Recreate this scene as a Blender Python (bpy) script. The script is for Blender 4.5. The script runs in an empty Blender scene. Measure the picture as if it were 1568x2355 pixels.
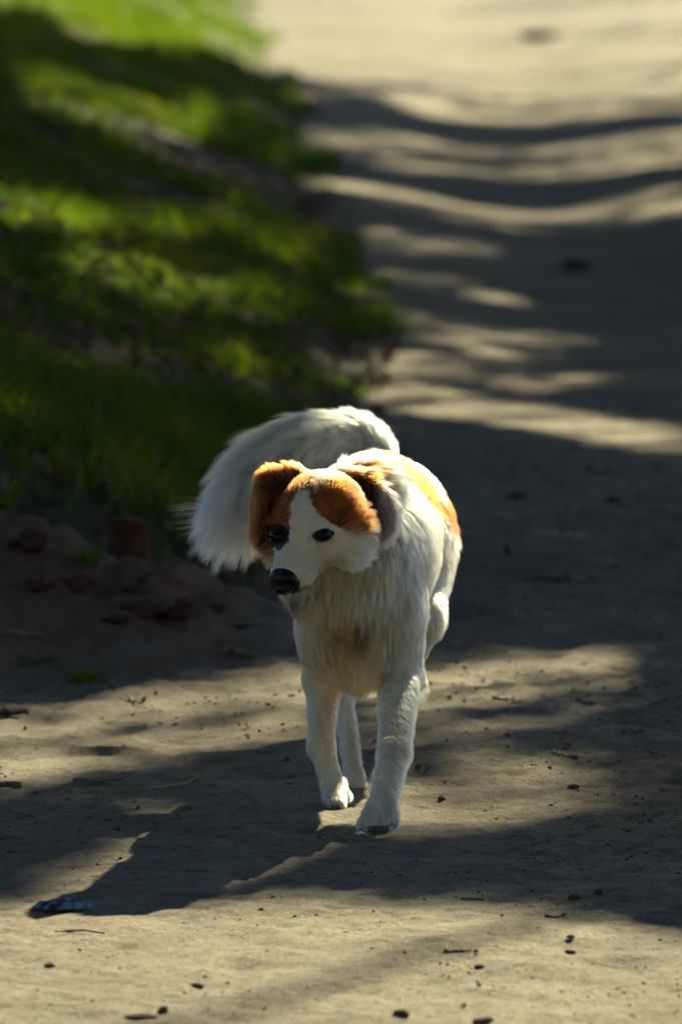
import bpy, bmesh, math, random
import numpy as np
from mathutils import Vector, Matrix, kdtree

random.seed(7)
RNG = np.random.default_rng(11)
S = bpy.context.scene
COL = S.collection

# ------------------------------------------------------------------ camera, sky, sun, exposure
CAM_Z = 1.45
PITCH = math.radians(5.27)
FPX = 1177.5 / math.tan(math.radians(3.9))        # focal length on a 1568 x 2355 picture
cam_d = bpy.data.cameras.new('camera')
cam = bpy.data.objects.new('camera', cam_d); COL.objects.link(cam)
cam.location = (0, 0, CAM_Z)
cam.rotation_euler = (math.radians(90) - PITCH, 0, 0)
cam_d.sensor_fit = 'VERTICAL'; cam_d.sensor_height = 24.0
cam_d.lens = 12.0 / math.tan(math.radians(3.9))
cam_d.clip_start = 0.1; cam_d.clip_end = 2000
cam_d.dof.use_dof = True
cam_d.dof.focus_distance = 10.72
cam_d.dof.aperture_fstop = 5.0
S.camera = cam

SUN_EL, SUN_AZ = 28.0, 18.0                       # azimuth: degrees to the right of straight ahead
_e, _a = math.radians(SUN_EL), math.radians(SUN_AZ)
SUN = np.array([math.sin(_a) * math.cos(_e), math.cos(_a) * math.cos(_e), math.sin(_e)])
world = bpy.data.worlds.new('World'); S.world = world; world.use_nodes = True
wn = world.node_tree
sky = wn.nodes.new('ShaderNodeTexSky'); sky.sky_type = 'NISHITA'; sky.sun_disc = False
sky.sun_elevation = _e; sky.sun_rotation = _a
sky.air_density = 1.0; sky.dust_density = 0.4; sky.ozone_density = 4.0
bg = wn.nodes['Background']; bg.inputs['Strength'].default_value = 0.05
wn.links.new(sky.outputs[0], bg.inputs[0])
sun_d = bpy.data.lights.new('sun', 'SUN'); sun_d.energy = 5.0; sun_d.angle = math.radians(0.53)
sun_d.color = (1.0, 0.93, 0.62)
sun = bpy.data.objects.new('sun', sun_d); COL.objects.link(sun)
sun.rotation_euler = Vector(SUN).to_track_quat('Z', 'Y').to_euler()
sun.location = (8, 20, 12)
S.view_settings.view_transform = 'Standard'
S.view_settings.look = 'None'
S.view_settings.gamma = 1.0
S.view_settings.use_curve_mapping = False
S.view_settings.exposure = 1.42
S.render.engine = 'CYCLES'
cy = S.cycles
cy.use_denoising = True
cy.max_bounces = 18; cy.diffuse_bounces = 3; cy.glossy_bounces = 14
cy.transmission_bounces = 14; cy.transparent_max_bounces = 8
cy.sample_clamp_indirect = 6.0
try:
    S.cycles_curves.shape = 'RIBBONS'; S.cycles_curves.subdivisions = 2
except Exception:
    pass

# ------------------------------------------------------------------ helpers
CP, SP = math.cos(PITCH), math.sin(PITCH)
def at(u, v, y):
    """point of the place seen at picture point (u, v) of a 1568-wide print, y metres away"""
    a, b = (u - 784.0) / FPX, (1177.5 - v) / FPX
    dy, dz = CP + b * SP, -SP + b * CP
    t = y / dy
    return np.array([a * t, y, CAM_Z + dz * t])
def project(p):
    x, y, z = p[..., 0], p[..., 1], p[..., 2] - CAM_Z
    f = y * CP - z * SP
    f = np.where(f < 0.1, 0.1, f)
    up = y * SP + z * CP
    return 784.0 + FPX * x / f, 1177.5 - FPX * up / f

def hash2(ix, iy, seed):
    h = (ix.astype(np.int64) * 374761393 + iy.astype(np.int64) * 668265263 + seed * 974711) & 0x7fffffff
    h = ((h ^ (h >> 13)) * 1274126177) & 0x7fffffff
    return ((h ^ (h >> 16)) & 0xffff) / 65535.0
def vnoise(x, y, seed=0):
    ix, iy = np.floor(x), np.floor(y)
    fx, fy = x - ix, y - iy
    fx = fx * fx * (3 - 2 * fx); fy = fy * fy * (3 - 2 * fy)
    a, b = hash2(ix, iy, seed), hash2(ix + 1, iy, seed)
    c, d = hash2(ix, iy + 1, seed), hash2(ix + 1, iy + 1, seed)
    return (a + (b - a) * fx) * (1 - fy) + (c + (d - c) * fx) * fy - 0.5
def fbm(x, y, seed=0, octs=4):
    s, amp = 0, 1.0
    for o in range(octs):
        s = s + amp * vnoise(x * 2 ** o + 17.3 * o, y * 2 ** o - 9.1 * o, seed + o)
        amp *= 0.5
    return s
def sstep(a, b, x):
    t = np.clip((x - a) / (b - a), 0, 1)
    return t * t * (3 - 2 * t)

def tag(o, label=None, cat=None, group=None, kind=None):
    if label: o['label'] = label
    if cat: o['category'] = cat
    if group: o['group'] = group
    if kind: o['kind'] = kind
    return o
def link(name, data, parent=None, mat=None):
    o = bpy.data.objects.new(name, data); COL.objects.link(o)
    if parent: o.parent = parent
    if mat is not None: data.materials.append(mat)
    return o
def mesh_np(name, verts, faces, smooth=True):
    """mesh from (n,3) verts and (m,3|4) faces"""
    me = bpy.data.meshes.new(name)
    verts = np.ascontiguousarray(verts, dtype=np.float32)
    faces = np.ascontiguousarray(faces, dtype=np.int32)
    k = faces.shape[1]
    me.vertices.add(len(verts)); me.vertices.foreach_set('co', verts.ravel())
    me.loops.add(faces.size); me.loops.foreach_set('vertex_index', faces.ravel())
    me.polygons.add(len(faces))
    me.polygons.foreach_set('loop_start', np.arange(0, faces.size, k, dtype=np.int32))
    try: me.polygons.foreach_set('loop_total', np.full(len(faces), k, dtype=np.int32))
    except Exception: pass
    me.polygons.foreach_set('use_smooth', np.full(len(faces), smooth))
    me.update(calc_edges=True)
    me.validate()
    return me

class NT:
    """small wrapper for building node trees"""
    def __init__(s, name):
        s.m = bpy.data.materials.new(name); s.m.use_nodes = True
        s.t = s.m.node_tree; s.b = s.t.nodes['Principled BSDF']; s.out = s.t.nodes['Material Output']
    def n(s, typ, **kw):
        nd = s.t.nodes.new(typ)
        for k, v in kw.items():
            if hasattr(nd, k): setattr(nd, k, v)
            else: nd.inputs[k].default_value = v
        return nd
    def l(s, a, b): s.t.links.new(a, b)
    def noise(s, scale, detail=4, rough=0.6, vec=None, dist=0.0):
        nd = s.n('ShaderNodeTexNoise'); nd.inputs['Scale'].default_value = scale
        nd.inputs['Detail'].default_value = detail; nd.inputs['Roughness'].default_value = rough
        nd.inputs['Distortion'].default_value = dist
        if vec is not None: s.l(vec, nd.inputs['Vector'])
        return nd.outputs['Fac']
    def ramp(s, fac, stops):
        nd = s.n('ShaderNodeValToRGB'); cr = nd.color_ramp
        while len(cr.elements) < len(stops): cr.elements.new(0.5)
        for e, (p, c) in zip(cr.elements, stops):
            e.position = p; e.color = (*c, 1) if len(c) == 3 else c
        s.l(fac, nd.inputs[0]); return nd.outputs[0]
    def mix(s, fac, a, b, mode='MIX'):
        nd = s.n('ShaderNodeMix'); nd.data_type = 'RGBA'; nd.blend_type = mode
        for sock, v in ((nd.inputs[0], fac), (nd.inputs[6], a), (nd.inputs[7], b)):
            if isinstance(v, (int, float)): sock.default_value = v
            elif isinstance(v, tuple): sock.default_value = (*v, 1)
            else: s.l(v, sock)
        return nd.outputs[2]
    def math(s, op, a, b=0.0):
        nd = s.n('ShaderNodeMath'); nd.operation = op
        for sock, v in ((nd.inputs[0], a), (nd.inputs[1], b)):
            if isinstance(v, (int, float)): sock.default_value = v
            else: s.l(v, sock)
        return nd.outputs[0]
    def bump(s, h, strength=0.5, dist=0.01):
        nd = s.n('ShaderNodeBump'); nd.inputs['Strength'].default_value = strength
        nd.inputs['Distance'].default_value = dist
        s.l(h, nd.inputs['Height']); s.l(nd.outputs[0], s.b.inputs['Normal'])
    def base(s, c, rough=0.9, spec=0.3):
        if isinstance(c, tuple): s.b.inputs['Base Color'].default_value = (*c, 1)
        else: s.l(c, s.b.inputs['Base Color'])
        s.b.inputs['Roughness'].default_value = rough
        s.b.inputs['Specular IOR Level'].default_value = spec
    def pos(s): return s.n('ShaderNodeNewGeometry').outputs['Position']
    def obj(s): return s.n('ShaderNodeTexCoord').outputs['Object']

def simple_mat(name, ca, cb, scale, rough=0.9, spec=0.3, bump=0.0, bdist=0.003, coords='obj'):
    m = NT(name); v = m.obj() if coords == 'obj' else m.pos()
    f = m.noise(scale, 5, 0.65, v)
    m.base(m.ramp(f, [(0.3, ca), (0.7, cb)]), rough, spec)
    if bump: m.bump(f, bump, bdist)
    return m.m

# ------------------------------------------------------------------ terrain
EDGE_Y = [0, 9, 12.2, 13.2, 14.0, 15, 18.3, 21, 28, 37, 60, 120, 400]
EDGE_X = [-2.2, -1.9, -1.6, -1.2, -0.34, -0.16, 0.03, 0.10, -0.05, -0.2, -0.78, -2.2, -9]
def edge_x(y): return np.interp(y, EDGE_Y, EDGE_X)
CR_X = [-4, -1.2, -0.62, -0.52, -0.43, -0.36, -0.26, -0.17, -0.10, -0.04, 0.03, 4]
CR_Z = [.30, .27, .235, .20, .150, .135, .118, .095, .075, .045, .0, .0]
def height(x, y):
    x = np.asarray(x, dtype=np.float64); y = np.asarray(y, dtype=np.float64)
    # verge: rises to the left of the wavy edge of the road
    d = edge_x(y) - x + 0.10 * vnoise(y * 0.9, x * 0.3, 3)
    dp = np.maximum(d, 0)
    bank = 0.30 * dp * sstep(0, 0.25, dp)
    bank = np.where(bank > 0.9, 0.9 + 0.25 * np.tanh((bank - 0.9) / 1.5), bank)
    bank = bank * sstep(12.9, 15.2, y) + 0.05 * sstep(0, 1, dp)
    z = bank + 0.05 * fbm(x * 1.3, y * 0.6, 5, 3) * sstep(0.05, 0.5, dp) * sstep(13.5, 16, y)
    # earth mound thrown up at the road's edge and the washed-out hollow behind it
    cz = np.interp(x, CR_X, CR_Z)
    yc = 13.15 + 0.10 * vnoise(x * 5, x * 0 + 2.2, 9) - 0.15 * sstep(-0.2, 0.05, x)
    rise = np.where(y < yc, np.exp(-((yc - y) / 0.42) ** 2), np.exp(-((y - yc) / 0.14) ** 2))
    lump = (0.55 * np.abs(fbm(x * 11, y * 8, 21, 4)) + 0.35 * np.abs(fbm(x * 27, y * 20, 25, 3)) + 0.2 * np.abs(fbm(x * 60, y * 45, 28, 2))) * 0.085 * np.exp(-((y - (yc - 0.15)) / 0.28) ** 2) * sstep(0.05, 0.13, cz)
    z = z + cz * rise + lump
    hollow = sstep(13.25, 13.55, y) * (1 - sstep(14.3, 15.0, y)) * (1 - sstep(-0.25, 0.0, x))
    z = z - 0.13 * hollow * (1 + 0.5 * vnoise(x * 4, y * 4, 31))
    # road: slight crown between two worn wheel tracks, humps farther on
    road = 1 - sstep(0.0, 0.35, dp)
    far = sstep(15, 24, y)
    z = z + road * far * (0.050 * fbm(x * 0.55, y * 0.22, 41, 3) + 0.030 * fbm(x * 2.2, y * 0.7, 45, 3) - 0.085 * np.exp(-((x - 0.65 - 0.006 * y) / 0.55) ** 2))
    z = z + road * (0.012 * fbm(x * 2.2, y * 1.1, 51, 3) + 0.006 * fbm(x * 9, y * 7, 61, 3))
    z = z + road * 0.0075 * fbm(x * 30, y * 24, 71, 3) * (y < 20)
    if np.size(x) > 1000:
        sc = np.zeros_like(x); rq = np.random.default_rng(19)
        for q in range(150):
            px, py = rq.uniform(-1.0, 1.0), rq.uniform(9.0, 14.5); r = rq.uniform(.02, .055); a = rq.uniform(.5, 1.4)
            m_ = (np.abs(x - px) < 4 * r) & (np.abs(y - py) < 5 * r)
            if m_.any():
                d2 = ((x[m_] - px) / r) ** 2 + ((y[m_] - py) / (r * a)) ** 2
                sc[m_] += rq.uniform(.002, .006) * (-np.exp(-d2) + .6 * np.exp(-(np.sqrt(d2) - 1.5) ** 2 * 4))
        z = z + road * sc
    # trampled, crumbly streaks
    tr = sstep(0.12, 0.4, fbm(x * 2.0 + 4, y * 1.6, 81, 3))
    z = z + road * 0.013 * tr * np.abs(fbm(x * 26, y * 22, 91, 3)) * (y < 20)
    return z

def geo_rows(a, b, s0, s1):
    out, y = [a], a
    while y < b:
        t = (y - a) / (b - a); y += s0 + (s1 - s0) * t; out.append(y)
    return out
ys = np.array([-60, -20, -5, 0, 3, 5, 7] + geo_rows(8.2, 8.9, .05, .018) + geo_rows(8.93, 15.5, .014, .016)
              + geo_rows(15.55, 75, .03, .40) + geo_rows(77, 400, 3, 40) + [900, 1600])
xr = geo_rows(1.05, 4, .03, .12) + geo_rows(4.3, 40, .4, 6) + [80, 200, 600]
xs = np.array(sorted([-v for v in xr] + list(np.arange(-1.03, 1.031, .0145)) + xr))
XX, YY = np.meshgrid(xs, ys)
ZZ = height(XX, YY)
tv = np.stack([XX, YY, ZZ], -1).reshape(-1, 3)
nx, ny = len(xs), len(ys)
ii = (np.arange(ny - 1)[:, None] * nx + np.arange(nx - 1)[None, :]).ravel()
tf = np.stack([ii, ii + 1, ii + nx + 1, ii + nx], -1)
fc = tv[tf].mean(1)
fd = edge_x(fc[:, 1]) - fc[:, 0]
is_bank = (fd > 0.0)
def submesh(name, sel):
    f = tf[sel]; used = np.unique(f); remap = np.zeros(len(tv), dtype=np.int64); remap[used] = np.arange(len(used))
    return mesh_np(name, tv[used], remap[f])

def sand_material(name, verge):
    m = NT(name); p = m.pos()
    big = m.noise(1.1, 4, 0.6, p); mid = m.noise(9, 5, 0.65, p); fine = m.noise(230, 5, 0.8, p)
    c = m.ramp(big, [(0.3, (0.33, 0.275, 0.19)), (0.7, (0.48, 0.405, 0.285))])
    c2 = m.ramp(mid, [(0.35, (0.62, 0.56, 0.5)), (0.62, (1, 1, 1))])
    c = m.mix(0.75, c, c2, 'MULTIPLY')
    gr = m.ramp(fine, [(0.32, (0.22, 0.18, 0.15)), (0.5, (0.95, 0.95, 0.95)), (0.68, (1.35, 1.35, 1.3))])
    blot = m.ramp(m.noise(38, 5, 0.7, p), [(0.38, (0.42, 0.33, 0.25)), (0.52, (1, 1, 1))])
    c = m.mix(0.55, c, blot, 'MULTIPLY')
    c = m.mix(0.65, c, gr, 'MULTIPLY')
    stain = m.ramp(m.noise(0.55, 4, 0.65, p, 0.6), [(0.50, (0, 0, 0)), (0.66, (.75, .75, .75))])
    c = m.mix(stain, c, (0.215, 0.155, 0.095))
    # small dark specks: crumbs of bark and damp soil
    vo = m.n('ShaderNodeTexVoronoi'); vo.inputs['Scale'].default_value = 42
    m.l(p, vo.inputs['Vector'])
    sp = m.ramp(vo.outputs['Distance'], [(0.10, (1, 1, 1)), (0.19, (0, 0, 0))])
    keep = m.ramp(m.noise(6, 3, 0.6, p), [(0.5, (0, 0, 0)), (0.62, (1, 1, 1))])
    spm = m.mix(1.0, sp, keep, 'MULTIPLY')
    c = m.mix(spm, c, (0.07, 0.05, 0.035))
    # redder raw earth on the mound at the left and on the verge
    sx = m.n('ShaderNodeSeparateXYZ'); m.l(p, sx.inputs[0])
    def rng_(sock, a, b):
        nd = m.n('ShaderNodeMapRange'); nd.interpolation_type = 'SMOOTHSTEP'
        nd.inputs[1].default_value = a; nd.inputs[2].default_value = b; m.l(sock, nd.inputs[0]); return nd.outputs[0]
    red = m.math('MULTIPLY', m.math('MULTIPLY', rng_(sx.outputs[1], 12.35, 12.9), rng_(m.math('MULTIPLY', sx.outputs[1], -1.0), -17.0, -15.0)), rng_(m.math('MULTIPLY', sx.outputs[0], -1.0), .02, .28))
    red = m.math('MULTIPLY', red, m.ramp(m.noise(7, 4, .65, p), [(.34, (.25, .25, .25)), (.55, (1, 1, 1))]))
    if verge:
        c = m.mix(m.ramp(mid, [(0.4, (0.5, 0.5, 0.5)), (0.6, (1, 1, 1))]), c, (0.085, 0.062, 0.035))
    else:
        c = m.mix(m.math('MULTIPLY', red, .85), c, (0.24, 0.108, 0.060))
    m.base(c, 0.92, 0.25)
    h = m.math('ADD', m.math('MULTIPLY', fine, 0.45), m.math('MULTIPLY', m.noise(48, 5, 0.7, p), 1.0))
    h = m.math('ADD', h, m.math('MULTIPLY', spm, 0.25))
    m.bump(h, 1.0, 0.016)
    return m.m
M_SAND = sand_material('pale_sand', False)
M_VERGE = sand_material('verge_soil', True)
tag(link('dirt_road', submesh('dirt_road', ~is_bank), None, M_SAND), kind='structure')
tag(link('grass_verge', submesh('grass_verge', is_bank), None, M_VERGE), kind='structure')

# ------------------------------------------------------------------ roadside trees (unseen; the right row casts the shade, the others are added to block sky)
def in_poly(u, v, poly):
    c = np.zeros(u.shape, bool); n = len(poly)
    for i in range(n):
        x1, y1 = poly[i]; x2, y2 = poly[(i + 1) % n]
        if y1 == y2: continue
        k = ((y1 > v) != (y2 > v)) & (u < (x2 - x1) * (v - y1) / (y2 - y1) + x1)
        c ^= k
    return c
GAPS = [  # openings cut into the crowns to place the sunlight, by where it comes down: (share of light, outline)
    (1.0, [(-400, 2100), (0, 2092), (500, 2084), (784, 2088), (1000, 2090), (1200, 2102), (1400, 2122), (1568, 2176), (1900, 2270), (5000, 3000), (5000, 9000), (-4000, 9000), (-4000, 3000)]),
    (0.85, [(560, 1872), (725, 1866), (712, 1935), (660, 1975), (560, 1985)]),
    (0.45, [(180, 1880), (350, 1860), (430, 1890), (350, 1990), (190, 2000)]),
    (1.0, [(430, 1885), (620, 1872), (600, 1955), (380, 2045), (230, 2075), (180, 2015), (350, 1990)]),
    (0.9, [(-500, 1660), (0, 1640), (300, 1605), (600, 1555), (850, 1560), (850, 1660), (560, 1695), (300, 1730), (0, 1790), (-500, 1860)]),
    (0.10, [(-500, 1780), (500, 1700), (860, 1650), (860, 1800), (500, 1840), (-500, 1850)]),
    (0.9, [(330, 1985), (500, 1915), (740, 1862), (800, 1810), (980, 1800), (980, 1850), (860, 1880), (720, 1925), (550, 1975)]),
    (0.6, [(950, 1790), (1300, 1790), (1380, 1850), (1150, 1890), (950, 1910)]),
    (0.75, [(880, 1570), (1150, 1515), (1380, 1505), (1420, 1550), (1280, 1600), (980, 1650), (880, 1650)]),
    (0.33, [(880, 1640), (1350, 1600), (1400, 1790), (880, 1810)]),
    (0.85, [(850, 880), (1000, 872), (1200, 905), (1568, 945), (1900, 960), (1900, 1040), (1568, 1008), (1350, 968), (1100, 934), (850, 918)]),
    (0.5, [(870, 790), (1000, 780), (1400, 790), (1430, 835), (1250, 850), (1000, 862), (870, 850)]),
    (0.6, [(850, 590), (1100, 600), (1220, 630), (1000, 640), (850, 620)]),
    (0.6, [(760, 640), (1000, 700), (1300, 690), (1400, 715), (1000, 725), (760, 680)]),
    (0.6, [(950, 745), (1200, 740), (1300, 765), (1000, 775)]),
    (0.6, [(850, 520), (1150, 505), (1180, 545), (900, 560)]),
    (0.9, [(720, 405), (1000, 425), (1300, 432), (1568, 415), (1900, 410), (1900, 470), (1568, 462), (1200, 474), (900, 462), (720, 430)]),
    (0.75, [(700, 290), (1100, 310), (1568, 300), (1900, 300), (1900, 375), (1568, 370), (1200, 378), (900, 372), (700, 340)]),
    (1.0, [(560, 60), (720, 180), (900, 222), (1100, 262), (1300, 256), (1568, 255), (2600, 240), (2600, -1200), (300, -1200)]),
    (1.0, [(-600, -60), (80, 40), (250, 100), (420, 120), (560, 150), (720, 180), (700, -1200), (-600, -1200)]),
    (0.8, [(190, 590), (330, 600), (440, 660), (420, 690), (200, 650)]),
    (0.6, [(60, 180), (220, 190), (330, 250), (260, 300), (90, 240)]),
    (0.7, [(-60, 455), (120, 480), (200, 530), (100, 540), (-60, 500)]),
    (0.6, [(270, 215), (460, 260), (480, 330), (330, 310)]),
    (0.5, [(560, 520), (720, 560), (720, 620), (580, 590)]),
    (0.5, [(440, 640), (660, 700), (640, 740), (450, 690)]),
    (0.4, [(280, 480), (430, 500), (420, 560), (300, 550)]),
    (0.35, [(0, 790), (600, 830), (860, 830), (860, 890), (500, 880), (0, 850)]),
]
def light_share(g):
    u, v = project(g)
    lit = np.zeros(u.shape)
    ju = u + 40 * vnoise(u / 130, v / 30, 101); jv = v + 9 * vnoise(u / 90, v / 25, 102)
    for t, poly in GAPS:
        lit = np.where(in_poly(ju, jv, poly), np.maximum(lit, t), lit)
    grass = (v < 1000) & (u < 800)
    lit = np.where(grass, np.maximum(lit, 0.4 * sstep(0.30, 0.42, fbm(u / 120, v / 45, 111, 3)) * (v > 190)), lit)
    road = (v < 820) & (v > 180) & (u >= 700)
    lit = np.where(road, lit * sstep(-0.38, -0.05, fbm(u / 400, v / 14, 121, 2)) * (.45 + .55 * sstep(-.3, .1, fbm(u / 240, v / 7, 125, 2))), lit)
    return lit

M_BARK = simple_mat('bark', (0.07, 0.05, 0.035), (0.16, 0.12, 0.085), 14, 0.95, 0.2, 0.7, 0.02)
def leaf_mat():
    m = NT('tree_leaf'); f = m.noise(2.3, 3, 0.6, m.pos())
    c = m.ramp(f, [(0.3, (0.018, 0.030, 0.012)), (0.7, (0.040, 0.058, 0.022))])
    m.base(c, 0.6, 0.3)
    tr = m.n('ShaderNodeBsdfTranslucent'); m.l(c, tr.inputs[0])
    mx = m.n('ShaderNodeMixShader'); mx.inputs[0].default_value = 0.06
    m.l(m.b.outputs[0], mx.inputs[1]); m.l(tr.outputs[0], mx.inputs[2]); m.l(mx.outputs[0], m.out.inputs[0])
    return m.m
M_LEAF = leaf_mat()
def tube(bm, pts, radii, seg=8):
    rings = []
    for i, p in enumerate(pts):
        p = Vector(p)
        t = (Vector(pts[min(i + 1, len(pts) - 1)]) - Vector(pts[max(i - 1, 0)])).normalized()
        a = t.orthogonal().normalized(); b = t.cross(a)
        rings.append([bm.verts.new(p + (a * math.cos(2 * math.pi * k / seg) + b * math.sin(2 * math.pi * k / seg)) * radii[i]) for k in range(seg)])
    for r0, r1 in zip(rings, rings[1:]):
        for k in range(seg):
            f = bm.faces.new((r0[k], r0[(k + 1) % seg], r1[(k + 1) % seg], r1[k])); f.smooth = True
    bm.faces.new(rings[0][::-1]); bm.faces.new(rings[-1])
def bm_obj(name, bm, mat, parent=None):
    bmesh.ops.recalc_face_normals(bm, faces=bm.faces[:])
    me = bpy.data.meshes.new(name); bm.to_mesh(me); bm.free()
    return link(name, me, parent, mat)
def quads(cent, size, rng):
    n = len(cent)
    nrm = rng.normal(size=(n, 3)); nrm /= np.linalg.norm(nrm, axis=1)[:, None]
    a = np.cross(nrm, rng.normal(size=(n, 3))); a /= np.linalg.norm(a, axis=1)[:, None]
    b = np.cross(nrm, a)
    s = size[:, None]
    v = np.stack([cent - a * s, cent + b * s * .45 + nrm * s * .1, cent + a * s, cent - b * s * .45 + nrm * s * .1], 1).reshape(-1, 3)
    return v, np.arange(4 * n).reshape(-1, 4)
def tree(x, y, crown_c, crown_r, n, size, shaped, label):
    rng = np.random.default_rng(int(abs(x * 131 + y * 17)) + 5)
    z0 = float(height(x, y))
    root = bpy.data.objects.new('tree', None); COL.objects.link(root); root.location = (x, y, z0)
    tag(root, label, 'tree', 'roadside trees shading the track')
    cc = np.array(crown_c) - np.array([x, y, z0]); rr = np.array(crown_r)
    bm = bmesh.new()
    top = cc * .88
    pts = [(0, 0, -.2), (0, 0, .3), tuple(cc * .3 + np.array([.1, -.1, 0])), tuple(cc * .65), tuple(top)]
    tube(bm, pts, [.26, .2, .16, .12, .03], 10)
    for k in range(9):
        a = k * 2.4; s = .45 + .05 * k
        p0 = np.array(pts[2]) * (1 - s) + np.array(pts[4]) * s * .8
        tip = cc + rr * np.array([math.cos(a), math.sin(a), rng.uniform(-.3, .6)]) * .6
        mid = (p0 + tip) / 2 + np.array([0, 0, .3])
        tube(bm, [p0, mid, tip], [.045, .028, .008], 6)
    bm_obj('trunk', bm, M_BARK, root)
    p = rng.normal(size=(n * 3, 3)); p /= np.linalg.norm(p, axis=1)[:, None]
    p = p * (rng.random((n * 3, 1)) ** .38)
    p = p[np.sum(p * p, 1) < 1.2 + .5 * fbm(p[:, 0] * 3 + x, p[:, 1] * 3 + p[:, 2] * 2, 7, 3)][:n]
    c = np.array(crown_c) + p * rr
    sz = size * (0.6 + 0.8 * rng.random(len(c)))
    v, f = quads(c, sz, rng)
    # leaves are thinned by where their shadow falls, shaping the light below
    w = np.concatenate([v, c]); g = w - SUN * (w[:, 2:3] / SUN[2])
    for _ in range(3):
        g = w - SUN * ((w[:, 2] - np.clip(height(g[:, 0], g[:, 1]), 0, 1.2)) / SUN[2])[:, None]
    t = light_share(g)
    t = np.maximum(t[:len(v)].reshape(-1, 4).max(1), t[len(v):])
    k = np.random.default_rng(3).random(len(c)) < np.clip(-np.log(np.maximum(t, .01)) / 3.2, 0, 1)
    v = v.reshape(-1, 4, 3)[k].reshape(-1, 3) - np.array([x, y, z0]); f = np.arange(len(v)).reshape(-1, 4)
    link('crown', mesh_np('crown', v, f, False), root, M_LEAF)
    return root
tn = ['nearest', 'second', 'third', 'fourth', 'fifth', 'sixth', 'seventh', 'farthest']
for i, (tx, ty) in enumerate([(8.6, 21.5), (8.9, 27), (8.4, 33), (9.0, 39.5), (8.7, 46), (8.8, 53), (9.2, 61), (8.9, 69)]):
    tree(tx - 2.4, ty + .8, (tx - 4.5, ty + .3, 6.4), (4.7, 4.4, 2.8), 30000, 0.095, True,
         'leafy tree right of the road outside the picture, %s of the row to the camera' % tn[i])
for i, (tx, ty) in enumerate([(-6.2, 3), (-6.4, 20), (-6.1, 25.5), (-6.6, 33), (-6.3, 41), (-6.8, 50)]):  # unseen left row, added to keep skylight off the road
    tree(tx, ty, (tx + 2.6, ty, 8.2), (6.2, 4.8, 3.2), 22000, 0.15, True,
         'leafy tree in the left roadside row outside the picture, %s to the camera' % tn[i])
for i, (tx, ty) in enumerate([(6.5, 12.5), (6.6, 5), (5.2, -4.5), (6.3, 18)]):  # unseen trees added beside and behind to cut the sky fill
    tree(tx, ty, (tx * .55, ty, 8.6), (5.2, 4.6, 3.0), 9000, 0.18, True,
         ['leafy tree right of the road level with the dog', 'leafy tree right of the road between dog and camera',
          'leafy tree behind the camera to the right', 'leafy tree right of the road a little beyond the dog'][i])

for tx, lab in ((-5.5, 'low bushy tree behind the camera on its left'), (.5, 'low bushy tree straight behind the camera'), (6.5, 'low bushy tree behind the camera on its right')):  # unseen, added to block the low sky behind the camera
    tree(tx, -13, (tx, -13, 3.9), (4.2, 3.0, 3.9), 5200, .26, False, lab)

# ------------------------------------------------------------------ the dog: one continuous body grown from blended volumes
def nrm(v): v = np.asarray(v, float); return v / np.linalg.norm(v)
HC = at(731, 1176, 10.84)                                   # middle of the skull
HYAW, HPIT = math.radians(26), math.radians(31)
HF = np.array([-math.sin(HYAW) * math.cos(HPIT), -math.cos(HYAW) * math.cos(HPIT), -math.sin(HPIT)])
HR = nrm(np.cross(HF, [0, 0, 1])); HR = -HR                  # towards the picture's right
HU = nrm(np.cross(HF, HR)); HU = HU if HU[2] > 0 else -HU
def hd(f, r, u): return HC + HF * f + HR * r + HU * u
NOSE = hd(.152, 0, -.016)
PR = []   # dicts: type, geometry, blend k, fur: length, flow, lift, droop, clump
DOWN = np.array([0, 0, -1.0])
def cone(a, b, ra, rb, k=.02, **fur): PR.append(dict(t='c', a=np.array(a), b=np.array(b), ra=ra, rb=rb, k=k, **fur))
def ell(c, r, axes=None, k=.02, **fur):
    PR.append(dict(t='e', c=np.array(c), r=np.array(r, float), R=np.eye(3) if axes is None else np.array(axes), k=k, **fur))
BODY = dict(ln=.026, flow=nrm([.12, .8, -.6]), lift=.28, droop=.10, clump=.35)
CHEST = dict(ln=.0385, flow=nrm([-.05, -.10, -1]), lift=.35, droop=.20, clump=.5)
RUFF = dict(ln=.046, flow=nrm([.05, .30, -1]), lift=.42, droop=.25, clump=.7)
LEG = dict(ln=.014, flow=nrm([.05, .2, -1]), lift=.22, droop=.05, clump=.25)
HEAD = dict(ln=.0085, flow='head', lift=.22, droop=.0, clump=.2)
CHEEK = dict(ln=.034, flow='head', lift=.36, droop=.18, clump=.6)
EAR = dict(ln=.021, flow=nrm([0, .3, -1]), lift=.30, droop=.1, clump=.4)
TAIL = dict(ln=.085, flow='tail', lift=.46, droop=.20, clump=.62)
# trunk
ell(at(858, 1235, 11.32), (.100, .24, .128), k=.05, **BODY)
ell(at(846, 1290, 11.12), (.090, .16, .125), k=.05, **BODY)
ell(at(893, 1218, 11.58), (.097, .15, .110), k=.05, **BODY)
ell(at(826, 1395, 11.03), (.080, .095, .115), k=.04, **CHEST)
ell(at(818, 1466, 11.06), (.060, .075, .056), k=.03, **CHEST)
cone(at(822, 1260, 11.08), at(752, 1200, 10.90), .086, .062, k=.04, **RUFF)
ell(at(770, 1300, 10.96), (.072, .07, .085), k=.03, **CHEST)
ell(at(846, 1118, 11.0), (.042, .05, .030), k=.03, **dict(RUFF, ln=.038, flow=nrm([.55, .2, -.35]), lift=.55, droop=.08))
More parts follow.
